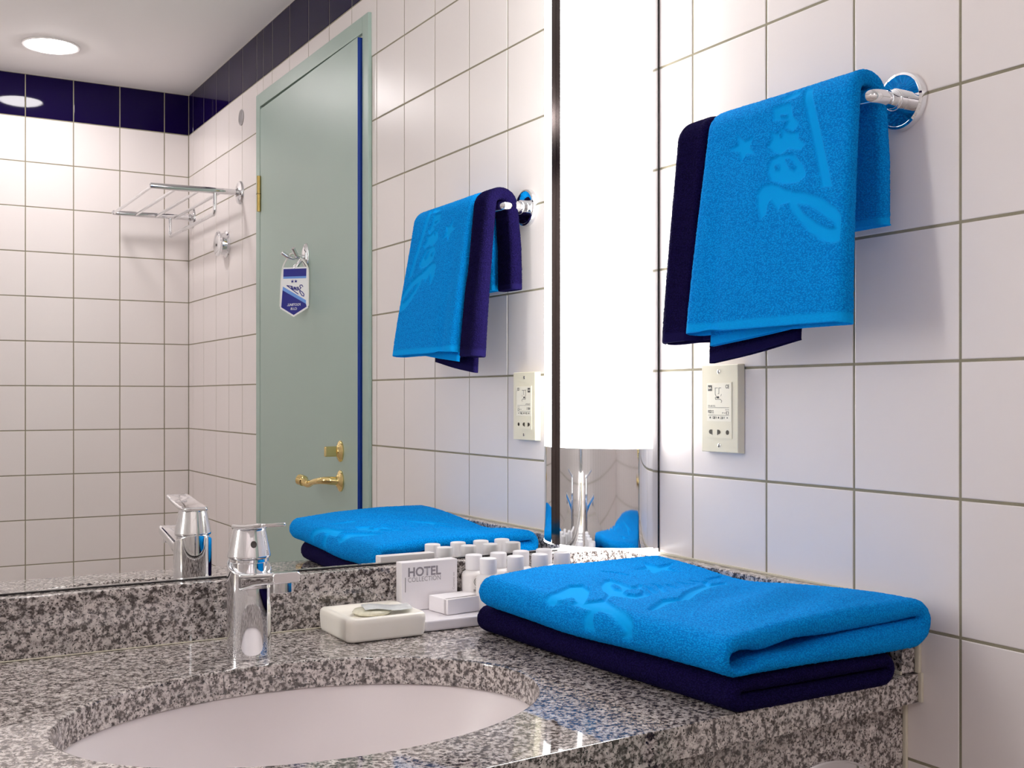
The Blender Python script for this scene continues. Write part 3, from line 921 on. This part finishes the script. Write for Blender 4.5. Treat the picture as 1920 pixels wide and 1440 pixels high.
HANG_H = [[(-0.4992, 1.392), (-0.5181, 1.3867), (-0.5389, 1.3753), (-0.5595, 1.3619), (-0.5628, 1.3556), (-0.5541, 1.3563), (-0.534, 1.3653), (-0.5126, 1.3791)], [(-0.4705, 1.4495), (-0.4793, 1.4484), (-0.4904, 1.4369), (-0.4877, 1.4325), (-0.4792, 1.4372)], [(-0.4536, 1.4456), (-0.4619, 1.4441), (-0.4636, 1.4375), (-0.4563, 1.4388)], [(-0.4535, 1.506), (-0.4661, 1.5032), (-0.4666, 1.4998), (-0.4559, 1.5014)], [(-0.4559, 1.4844), (-0.4603, 1.4835), (-0.4613, 1.477), (-0.4569, 1.4779)]]

# hanging cyan towel
ch = lambda f: .0100 + .0050 * max(0, 1 - f / .45) ** 1.2
t1 = hang_towel('hand_towel', M['cyan'], bar_path(-.110, 1.2520, 0, .0215, -.0275, 1.366),
                lambda f: (-.5860 + .020 * min(1, f / .6), -.3180 - .006 * f), ch, (HANG_P, HANG_H), 3, groove=(-.372, .0042))
tag(t1, 'bright cyan hand towel with embossed script hanging over the chrome bar', 'towel')
# its inner ply, seen below the hem
t1b = hang_towel('inner_fold', M['cyan'], [(-.098, 1.2440), (-.090, 1.32), (-.078, 1.44)], lambda f: (-.500, -.345), lambda f: .0038, None, 5, wall=.0015, slant=-.11)
keep(t1, t1b)
# hanging navy towel
nh = lambda f: .0100 + .0045 * max(0, 1 - f / .45) ** 1.2
t2 = hang_towel('hand_towel', M['navy'], bar_path(-.100, 1.2440, 0, .0215, -.0275, 1.363),
                lambda f: (-.3150 - .045 * max(0, 1 - f / .3), -.2580 + .014 * max(0, f - .6)), nh, None, 11, tuck=(-.318, .019))
tag(t2, 'dark navy hand towel hanging on the bar behind the cyan one', 'towel')
t2b = hang_towel('inner_fold', M['navy'], [(-.076, 1.2270), (-.072, 1.32), (-.070, 1.42)], lambda f: (-.478, -.318), lambda f: .0055, None, 12, wall=.002, slant=-.15)
keep(t2, t2b)
lb = box('care_label', (-.091, -.3165, 1.275), (-.079, -.3158, 1.330), M['care_label'])
keep(t2, lb)

# ------------------------------------------------------------------ folded towels on the counter
def fold_towel(name, m, top, bot, xl, xr, yb, yf, gap, seed, emb=None, rend=.011, step=.0019, wr=.0016, deep=.09):
    """flat folded towel: closed loop in x-z swept along y; both ends are folded edges around a slit.
    top/bot(x, y): surface heights; xl/xr(y): sides; gap(u): half height of the slit, u = 0 left .. 1 right"""
    nf = int(.30 / step); na = 20
    st = stadium(nf, na)
    def loop(y, inner):
        l, r = xl(y), xr(y)
        h0 = (top(np.array([l + .02]), y)[0] - bot(np.array([l + .02]), y)[0]) / 2
        h1 = (top(np.array([r - .02]), y)[0] - bot(np.array([r - .02]), y)[0]) / 2
        u = (st[:, 0] + 1) / 2
        x = l + h0 + u * (r - l - h0 - h1)
        xx = np.where(st[:, 0] == -1, x - st[:, 1] * h0, np.where(st[:, 0] == 1, x + st[:, 1] * h1, x))
        xe = np.clip(xx, l + h0, r - h1)
        zt_, zb_ = top(xe, y), bot(xe, y)
        zc_ = (zt_ + zb_) / 2; hh = (zt_ - zb_) / 2
        if inner:
            g = gap(u); xi = l + h0 * .9 + u * (r - l - h0 * .9 - h1 * .8)
            zi = zc_ + (g[1] if isinstance(g, tuple) else 0)
            g0 = g[0] if isinstance(g, tuple) else g
            xx = xi + np.where(np.abs(st[:, 0]) == 1, st[:, 0] * st[:, 1] * g0, 0)
            return np.stack([xx, np.full_like(xx, y), zi + st[:, 2] * g0], 1)
        return np.stack([xx, np.full_like(xx, y), zc_ + st[:, 2] * hh], 1)
    ys = np.arange(yf, yb, step)
    mid = [loop(y, False) for y in ys]
    def endcap(y, d):
        o, i = loop(y, False), loop(y, True); rr = []
        for k in range(1, 13):
            a = PI * k / 12; wgt = (1 - math.cos(a)) / 2
            v = o * (1 - wgt) + i * wgt; v[:, 1] = y + d * rend * math.sin(a); rr.append(v)
        for k in range(1, 12):
            v = loop(y - d * deep * k / 11, True); v[:, 1] = y - d * deep * k / 11; rr.append(v)
        return rr
    f0 = endcap(yf, -1)[::-1]; f1 = endcap(yb, 1)
    V = np.array(f0 + mid + f1)
    n0 = len(f0); fl = np.zeros(V.shape[:2])
    N = normals(V)
    if N[n0 + len(mid) // 2, nf // 2, 2] < 0: N = -N
    V = V + N * (sinfield(V[..., 0], V[..., 1], seed, 8, 14, 60) * wr)[..., None]
    if emb:
        polys, holes = emb
        # unrolled coordinate: arc length across the top and round the left fold
        base = V[n0:n0 + len(mid)]
        P2 = np.stack([V[..., 0] - np.where(V[..., 0] < -.3, (0.935 - V[..., 2]).clip(0) * 1.0, 0), V[..., 1]], -1)
        ok = np.zeros(V.shape[:2], bool); ok[n0:n0 + len(mid)] = True
        ok &= (N[..., 2] > -.75)
        k = mask(P2[ok], polys, holes, .0013)
        d = np.zeros(V.shape[:2]); d[ok] = k
        fl = np.maximum(fl, d); V = V - N * (d * .0036)[..., None]
    V = V + N * (np.random.default_rng(seed + 9).normal(0, 1, V.shape[:2]) * .00022 * (1 - fl))[..., None]
    return grid_object(name, V, m, fl)

def smoothstep(a, b, x):
    t = np.clip((x - a) / (b - a), 0, 1); return t * t * (3 - 2 * t)
def navy_top(x, y):
    return 0.8985 - .004 * np.exp(-((y + .36) / .12) ** 2) + 0 * x
def cyan_bot(x, y):
    return navy_top(x, y) + .0012 + 0 * x
def cyan_top(x, y):
    z = 0.9475 + 0 * x
    z = z - (.004 + .007 * smoothstep(-.25, -.03, x)) * np.exp(-((y + .345) / .09) ** 2)
    z = z + .0055 * smoothstep(-.45, -.58, np.full_like(x, y)) * smoothstep(-.30, -.12, x)
    z = z - .007 * smoothstep(-.22, -.33, x)
    # broad creases running from the wall side to the front left
    z = z + .0034 * (1 - smoothstep(-.12, -.05, x)) * np.sin((x * .55 - y) * 62 + .6) * smoothstep(-.30, -.42, np.full_like(x, y)) * smoothstep(-.30, -.2, x) * (1 - smoothstep(-.56, -.62, np.full_like(x, y)))
    return z
CY_P =  [[(-0.3308, -0.3156), (-0.3063, -0.308), (-0.2771, -0.2909), (-0.2633, -0.3004), (-0.272, -0.3289), (-0.2908, -0.3536), (-0.3128, -0.3783), (-0.2909, -0.384), (-0.2705, -0.3631), (-0.2632, -0.3403), (-0.2476, -0.3156), (-0.2301, -0.2985), (-0.2187, -0.2947), (-0.2192, -0.3175), (-0.2278, -0.3517), (-0.2161, -0.3517), (-0.231, -0.3859), (-0.2354, -0.4011), (-0.2515, -0.4125), (-0.268, -0.4144), (-0.272, -0.3954), (-0.2763, -0.3783), (-0.2921, -0.3916), (-0.3066, -0.4315), (-0.3121, -0.4543), (-0.3199, -0.4771), (-0.3288, -0.4828), (-0.3435, -0.4847), (-0.3472, -0.4752), (-0.3479, -0.46), (-0.3503, -0.4296), (-0.3527, -0.4087), (-0.3532, -0.3897), (-0.3527, -0.3992), (-0.3399, -0.3973), (-0.3258, -0.4011), (-0.323, -0.3783), (-0.324, -0.365), (-0.3297, -0.3479), (-0.3397, -0.3289)], [(-0.2918, -0.4695), (-0.257, -0.4486), (-0.2434, -0.4619), (-0.1939, -0.4239), (-0.1431, -0.3858), (-0.0958, -0.3688), (-0.1195, -0.3973), (-0.1626, -0.4182), (-0.2065, -0.4486), (-0.238, -0.4714), (-0.2642, -0.4695), (-0.293, -0.479)], [(-0.1038, -0.2111), (-0.1007, -0.2396), (-0.0682, -0.2301), (-0.095, -0.2529), (-0.0966, -0.2795), (-0.1142, -0.2643), (-0.1398, -0.2795), (-0.1294, -0.2586), (-0.153, -0.2529), (-0.1206, -0.2396)]]
CY_H =  [[(-0.3296, -0.4125), (-0.3199, -0.4182), (-0.3226, -0.4391), (-0.3346, -0.4619), (-0.3416, -0.4714), (-0.3509, -0.4619), (-0.3511, -0.4258), (-0.3545, -0.4144), (-0.3513, -0.4201), (-0.3421, -0.4163)], [(-0.2341, -0.3194), (-0.2337, -0.3289), (-0.2381, -0.3441), (-0.2475, -0.3574), (-0.248, -0.346)], [(-0.2519, -0.3688), (-0.2388, -0.365), (-0.2252, -0.3707), (-0.2392, -0.3878), (-0.2507, -0.3916), (-0.2562, -0.3821)], [(-0.3255, -0.3365), (-0.3093, -0.3517), (-0.3168, -0.365), (-0.3239, -0.3669), (-0.3299, -0.3422)]]
CY_R =  [[(-0.2445, -0.3821), (-0.2081, -0.3441), (-0.2105, -0.365), (-0.2255, -0.3992)], [(-0.1914, -0.3441), (-0.1877, -0.3555), (-0.2154, -0.4048)], [(-0.1713, -0.3498), (-0.1751, -0.3764)], [(-0.1483, -0.3403), (-0.1345, -0.3574)], [(-0.1219, -0.3308), (-0.1066, -0.346)], [(-0.0904, -0.327), (-0.0543, -0.3156)], [(-0.1995, -0.2491), (-0.1871, -0.2643), (-0.1827, -0.2833)], [(-0.1034, -0.3384), (-0.1559, -0.4087)]]
CY_P = CY_P + [ribbon(q, .0062) for q in CY_R]
def cy_gap(u):
    g = .0012 + .0062 * np.exp(-((u - .03) / .07) ** 2) + .0035 * np.exp(-((u - .30) / .12) ** 2)
    off = -.004 + .010 * u
    return g, off
ft = fold_towel('bath_towel', M['cyan'], cyan_top, cyan_bot, lambda y: -.3395 - .045 * (y + .175), lambda y: -.0350 - .034 * (y + .175), -.178, -.612, cy_gap, 21, (CY_P, CY_H), wr=.0040)
tag(ft, 'bright cyan folded bath towel with embossed script on the counter', 'towel')
nt_ = fold_towel('bath_towel', M['navy'], navy_top, lambda x, y: zc(y) + .0008 + 0 * x, lambda y: -.3300 - .065 * (y + .15), lambda y: -.0330 - .034 * ((-y - .155) / .45) , -.155, -.603, lambda u: (.0008 + 0 * u, 0 * u), 33, None, .010)
tag(nt_, 'dark navy folded bath towel lying under the cyan one', 'towel')

# ------------------------------------------------------------------ shaver socket
sk2 = empty('shaver_socket', (0, -.2605, 1.155))
bm = box_bm(bmesh.new(), (-.0120, -.2985, 1.0945), (-.0002, -.2222, 1.2158), 0)
for v in bm.verts:
    if v.co.x < -.006:
        v.co.y += .0008 if v.co.y < -.26 else -.0008
        v.co.z += .0008 if v.co.z < 1.15 else -.0008
bmesh.ops.bevel(bm, geom=list(bm.edges), offset=.0012, segments=3, profile=.5, affect='EDGES')
keep(sk2, from_bm('cover_plate', bm, M['plastic'], None, True, 30))
SXv, SYv = Vector((0, -1, 0)), Vector((0, 0, 1))
def sp2(cx, cy): return (-.2230 - (cx - 110) / 495 * .0750, 1.2150 - (cy - 178) / 1172 * .1200)
def splate(name, x0, y0, x1, y1, m, lift, th=.0004, bev=0):
    a, b = sp2(x0, y0), sp2(x1, y1)
    pts = [(-a[0], b[1]), (-b[0], b[1]), (-b[0], a[1]), (-a[0], a[1])]
    return keep(sk2, flat_poly(name, pts, SXv, SYv, (-.0120 - lift, 0, 0), m, None, th))
splate('socket_insert', 182, 412, 528, 1160, M['plastic'], -.0002, .0008)
splate('label_panel', 190, 420, 520, 932, M['plastic_light'], .0005, .0003)
LX = -.0120 - .0009
def sline(pts, w):
    q = [(-sp2(*p)[0], sp2(*p)[1]) for p in pts]
    return keep(sk2, strokes('printed_line', [q], w, SXv, SYv, (LX, 0, 0), M['ink'], .00012))
splate('black_logo', 208, 450, 260, 526, M['ink'], .0008, .0002)
for yy in (750, 852): splate('printed_line', 208, yy - 2, 495, yy + 2, M['ink'], .0008, .00015)
sline([(340, 486), (306, 486), (306, 575), (318, 592)], .0005)
sline([(386, 486), (357, 486), (357, 562), (344, 562)], .0005)
sline([(345, 620), (318, 606), (306, 622), (312, 640), (345, 640), (378, 640), (396, 660), (388, 682)], .0006)
sline([(392, 572), (382, 596)], .0004)
splate('printed_plug', 328, 600, 358, 626, M['ink'], .0008, .0002)
def stext(t, cx, cy, size, width=None, bold=0.0, m='ink'):
    y, z = sp2(cx, cy)
    keep(sk2, text(t, size, SXv, SYv, (LX - .0002, y, z), M[m], None, bold, 'LEFT', width))
stext('CE', 446, 492, .0068, .0072, .00012)
stext('RSD 2', 208, 822, .0056, .0112, .0001)
stext('120 V', 264, 900, .0046, .0092, .0001)
stext('230 V', 378, 900, .0046, .0092, .0001)
stext('20 VA', 444, 786, .0026, .0074)
stext('IP 21', 402, 830, .0028, .0064)
stext('BA', 212, 502, .0046, .0064, .0001, 'plastic_light')
stext('50-60 Hz', 208, 738, .0034, .0150)
splate('printed_mark', 454, 800, 488, 804, M['ink'], .0008, .00015); splate('printed_mark', 454, 836, 488, 840, M['ink'], .0008, .00015)
splate('printed_mark', 454, 800, 459, 840, M['ink'], .0008, .00015); splate('printed_mark', 483, 800, 488, 840, M['ink'], .0008, .00015)
splate('printed_mark', 230, 872, 244, 896, M['ink'], .0008, .00015); splate('printed_mark', 344, 872, 358, 896, M['ink'], .0008, .00015); splate('printed_mark', 462, 878, 476, 892, M['ink'], .0008, .00015)
def shole(pts):
    q = [(-sp2(*p)[0], sp2(*p)[1]) for p in pts]
    keep(sk2, flat_poly('socket_hole', q, SXv, SYv, (-.01265, 0, 0), M['dark_hole'], None, .00012))
half_l = [(264, 1045)] + [(244 + 26 * math.cos(a), 1076 + 30 * math.sin(a)) for a in np.linspace(-1.4, -4.9, 12)] + [(256, 1110), (256, 1116), (266, 1116)]
shole(half_l)
shole([(332, 1045), (350, 1045)] + [(350 + 27 * math.cos(a), 1076 + 30 * math.sin(a)) for a in np.linspace(-1.3, 1.3, 12)] + [(344, 1106), (344, 1116), (332, 1116)])
shole([(470 + 22 * math.cos(a), 1078 + 31 * math.sin(a)) for a in np.linspace(0, 2 * PI, 20)[:-1]])
for cx, cy in ((347, 270), (356, 1255)):
    y, z = sp2(cx, cy)
    keep(sk2, lathe('screw', [(.0028, .0004), (.0028, -.0005), (.002, -.0009), (.0005, -.001)], (-.0121, y, z), M['chrome_soft'], None, 'x', 18))
    keep(sk2, box('screw_slot', (-.01325, y - .0005, z - .0024), (-.0128, y + .0005, z + .0024), M['ink']))
tag(sk2, 'cream shaver socket plate with printed label on the white tiles', 'socket')

# ------------------------------------------------------------------ toiletries
# soap dish
D0, D1, DYa, DYb = -0.5040, -0.3935, -0.1365, -0.0300
dz = zc(-.083) + .0004
def drect(ins, z, r=.010):
    w, h = D1 - D0 - 2 * ins, DYb - DYa - 2 * ins
    return [((D0 + D1) / 2 + p[0], (DYa + DYb) / 2 + p[1], dz + z) for p in rrect(w, h, max(.002, r - ins * .5), 6)]
sd = loft('soap_dish', [drect(.006, 0), drect(.003, .0006), drect(.0012, .004), drect(0, .022), drect(.0006, .0275), drect(.003, .0300), drect(.007, .0300), drect(.012, .0285), drect(.017, .0255), drect(.025, .0240)], M['dish'], None, True, 70)
tag(sd, 'cream square ceramic soap dish beside the faucet', 'soap dish')
ws = empty('soap_sachet', (-.425, -.09, dz + .026))
a0 = math.radians(-14)
ux, uy = Vector((math.cos(a0), math.sin(a0), 0)), Vector((-math.sin(a0), math.cos(a0), 0))
sc = Vector((-.4500, -.0860, dz + .0245))
rr_ = []
for r, h in [(.010, 0), (.0215, .0008), (.0235, .0035), (.0215, .0068), (.012, .0078), (.002, .008)]:
    rr_.append([sc + ux * r * 1.1 * math.cos(2 * PI * i / 32) + uy * r * math.sin(2 * PI * i / 32) + Vector((0, 0, h)) for i in range(32)])
keep(ws, loft('soap', rr_, M['soap'], None, True, 70))
lab = []
for t in np.linspace(0, 1, 9):
    x = -.012 + .062 * t; z = .0095 - .0015 * t + .0012 * math.sin(t * 7); wv = .019
    c = sc + ux * x + Vector((0, 0, z))
    lab.append([c - uy * wv, c - uy * wv * .3 + Vector((0, 0, .0012)), c + uy * wv * .4 + Vector((0, 0, .0008)), c + uy * wv, c + uy * wv - Vector((0, 0, .0006)), c - uy * wv - Vector((0, 0, .0006))])
keep(ws, loft('paper_wrapper', lab, M['film'], None, True, 60))
keep(ws, text('hotel collection', .0075, tuple(ux), tuple(uy), tuple(sc + ux * .004 - uy * .010 + Vector((0, 0, .0114))), M['grey_ink'], None, 0.0, 'LEFT', .042))
tag(ws, 'small wrapped round soap lying in the cream soap dish', 'soap')

# tray
TX0, TX1, TY0, TY1 = -0.3915, -0.1250, -0.1195, -0.0285
tz0 = zc(-.075) + .0004; THt = .0145
def trect(ins, z, r=.006):
    w, h = TX1 - TX0 - 2 * ins, TY1 - TY0 - 2 * ins
    return [((TX0 + TX1) / 2 + p[0], (TY0 + TY1) / 2 + p[1], tz0 + z) for p in rrect(w, h, max(.0015, r - ins * .5), 5)]
tr = loft('toiletry_tray', [trect(.003, 0), trect(.0008, .0012), trect(0, .004), trect(0, .0120), trect(.0008, .0140), trect(.0022, .0145), trect(.0060, .0142), trect(.01, .0140)], M['tray'], None, True, 60)
tag(tr, 'low white rectangular tray carrying bottles and cartons on the counter', 'tray')
tt = tz0 + .0146

# hotel collection carton
hb_ = empty('tall_carton', (-.355, -.040, tt))
hx0, hx1, hy0, hy1, hz1 = -.3888, -.3030, -.0445, -.0262, tt + .0665
keep(hb_, box('carton', (hx0, hy0, tt), (hx1, hy1, hz1), M['carton'], None, .0010, 2))
FXx, FYz = (1, 0, 0), (0, 0, 1)
yy = hy0 - .0002
keep(hb_, text('HOTEL', .0172, FXx, FYz, (hx0 + .0092, yy, hz1 - .0195), M['grey_ink'], None, .0005, 'LEFT', .0500))
keep(hb_, text('COLLECTION', .0092, FXx, FYz, (hx0 + .0092, yy, hz1 - .0272), M['fine_grey_ink'], None, 0, 'LEFT', .0500))
keep(hb_, text('Cosmetic set', .0044, (0, 0, 1), (-1, 0, 0), (hx1 - .0045, yy, tt + .024), M['fine_grey_ink'], None, 0, 'LEFT', .0240))
keep(hb_, box('tuck_slot', (hx0 + .0054, hy0 - .0003, tt + .026), (hx0 + .0060, hy0, tt + .046), M['ink']))
tag(hb_, 'upright white carton reading hotel collection at the tray left end', 'carton')

# small soap carton
sb = empty('small_carton', (-.318, -.068, tt))
a1 = math.radians(7)
bm = box_bm(bmesh.new(), (-.030, -.0245, 0), (.030, .0225, .0205), .0007, 2)
bmesh.ops.rotate(bm, verts=bm.verts, cent=(0, 0, 0), matrix=Matrix.Rotation(a1, 3, 'Z'))
bmesh.ops.translate(bm, verts=bm.verts, vec=(-.3180, -.0695, tt))
keep(sb, from_bm('carton', bm, M['carton'], None, True, 30))
R2 = Matrix.Rotation(a1, 3, 'Z')
def loc2(x, y, z): return Vector((-.3180, -.0695, tt)) + R2 @ Vector((x, y, z))
for k, s0 in enumerate((-.0190, -.0172, -.0155)):
    # thin printed stripes on the left side and over the top
    y0_ = s0
    keep(sb, flat_poly('printed_stripe', [(0, 0), (.0006, 0), (.0006, .0190), (0, .0190)], R2 @ Vector((0, -1, 0)), Vector((0, 0, 1)), loc2(-.0301, y0_, .0008), M['fine_grey_ink'], None, .00015))
    keep(sb, flat_poly('printed_stripe', [(0, 0), (.0560, 0), (.0560, .0006), (0, .0006)], R2 @ Vector((1, 0, 0)), R2 @ Vector((0, 1, 0)), loc2(-.0285, y0_, .02055), M['fine_grey_ink'], None, .00015))
tag(sb, 'small low white soap carton in front of the tall carton', 'carton')

# bottles
bottle_src = {}
def make_bottle(x, y, label, lines, rot):
    b = empty('toiletry_bottle', (x, y, tt))
    if 'body' not in bottle_src:
        rb = .0172
        prof = [(.001, 0), (.0150, 0), (.0166, .0008), (rb, .0025), (rb, .0410), (.0168, .0440), (.0150, .0468), (.0120, .0484), (.0112, .0495), (.0112, .0510), (.001, .0510)]
        bo = lathe('body', prof, (0, 0, 0), M['bottle'], None, 'z', 36, 50)
        cpf = [(.0100, .0500), (.0116, .0500), (.0120, .0506), (.0119, .0690), (.0115, .0702), (.0104, .0707), (.001, .0707)]
        ca = lathe('cap', cpf, (0, 0, 0), M['cap'], None, 'z', 36, 40)
        bo.parent = b; ca.parent = b
        bottle_src['body'], bottle_src['cap'] = bo, ca
    else:
        for k in ('body', 'cap'):
            c = bottle_src[k].copy(); COL.objects.link(c); c.parent = b
    def wrap(me, co, z0, name, m):
        ang = co[:, 0] / .0174
        out = np.stack([.01735 * np.sin(ang), -.01735 * np.cos(ang), co[:, 1] + z0], 1)
        me.vertices.foreach_set('co', out.ravel()); me.materials.clear(); me.materials.append(m); me.update(); me.name = name
        o = bpy.data.objects.new(name, me); link(o, b)
    # ring emblem
    for ro, ri, nn in ((.0060, .0053, 28), (.0043, .0037, 24), (.0026, .0016, 12)):
        V, F = [], []
        for i in range(nn):
            a = 2 * PI * i / nn
            V += [(ro * math.cos(a), ro * math.sin(a), 0), (ri * math.cos(a), ri * math.sin(a), 0)]
        for i in range(nn):
            j = (i + 1) % nn; F.append((2 * i, 2 * j, 2 * j + 1, 2 * i + 1))
        me = bpy.data.meshes.new('emblem'); me.from_pydata(V, [], F); me.update()
        wrap(me, np.array(V), .0345, 'emblem', M['button'])
    for t, z, s, wd in lines:
        me, co = text_mesh(t, s, 0.00008, 'CENTER', wd)
        wrap(me, co, z, 'lettering', M['button'])
    b.rotation_euler = (0, 0, rot)
    tag(b, label, 'bottle', 'white toiletry bottles on the tray')
common = [('NATURA', .0252, .0026, .0075), ('SIBERICA', .0212, .0042, .0130)]
shower = common + [('PERFECT', .0132, .0036, .0120), ('SHOWER', .0092, .0036, .0110), ('GEL', .0052, .0036, .0055)]
lotion = common + [('BODY', .0132, .0036, .0075), ('LOTION', .0092, .0036, .0105)]
xb_ = [-.2775, -.2375, -.2000, -.1605]; xf_ = [-.2770, -.2335, -.1935, -.1560]
nth = ['first', 'second', 'third', 'fourth']
for i, x in enumerate(xb_):
    make_bottle(x, -.0455, f'white toiletry bottle in the row along the backsplash, {nth[i]} from the carton', lotion, math.radians(-8))
for i, x in enumerate(xf_):
    make_bottle(x, -.0870, f'white toiletry bottle in the front row by the towel, {nth[i]} from the carton', shower, math.radians(-6))
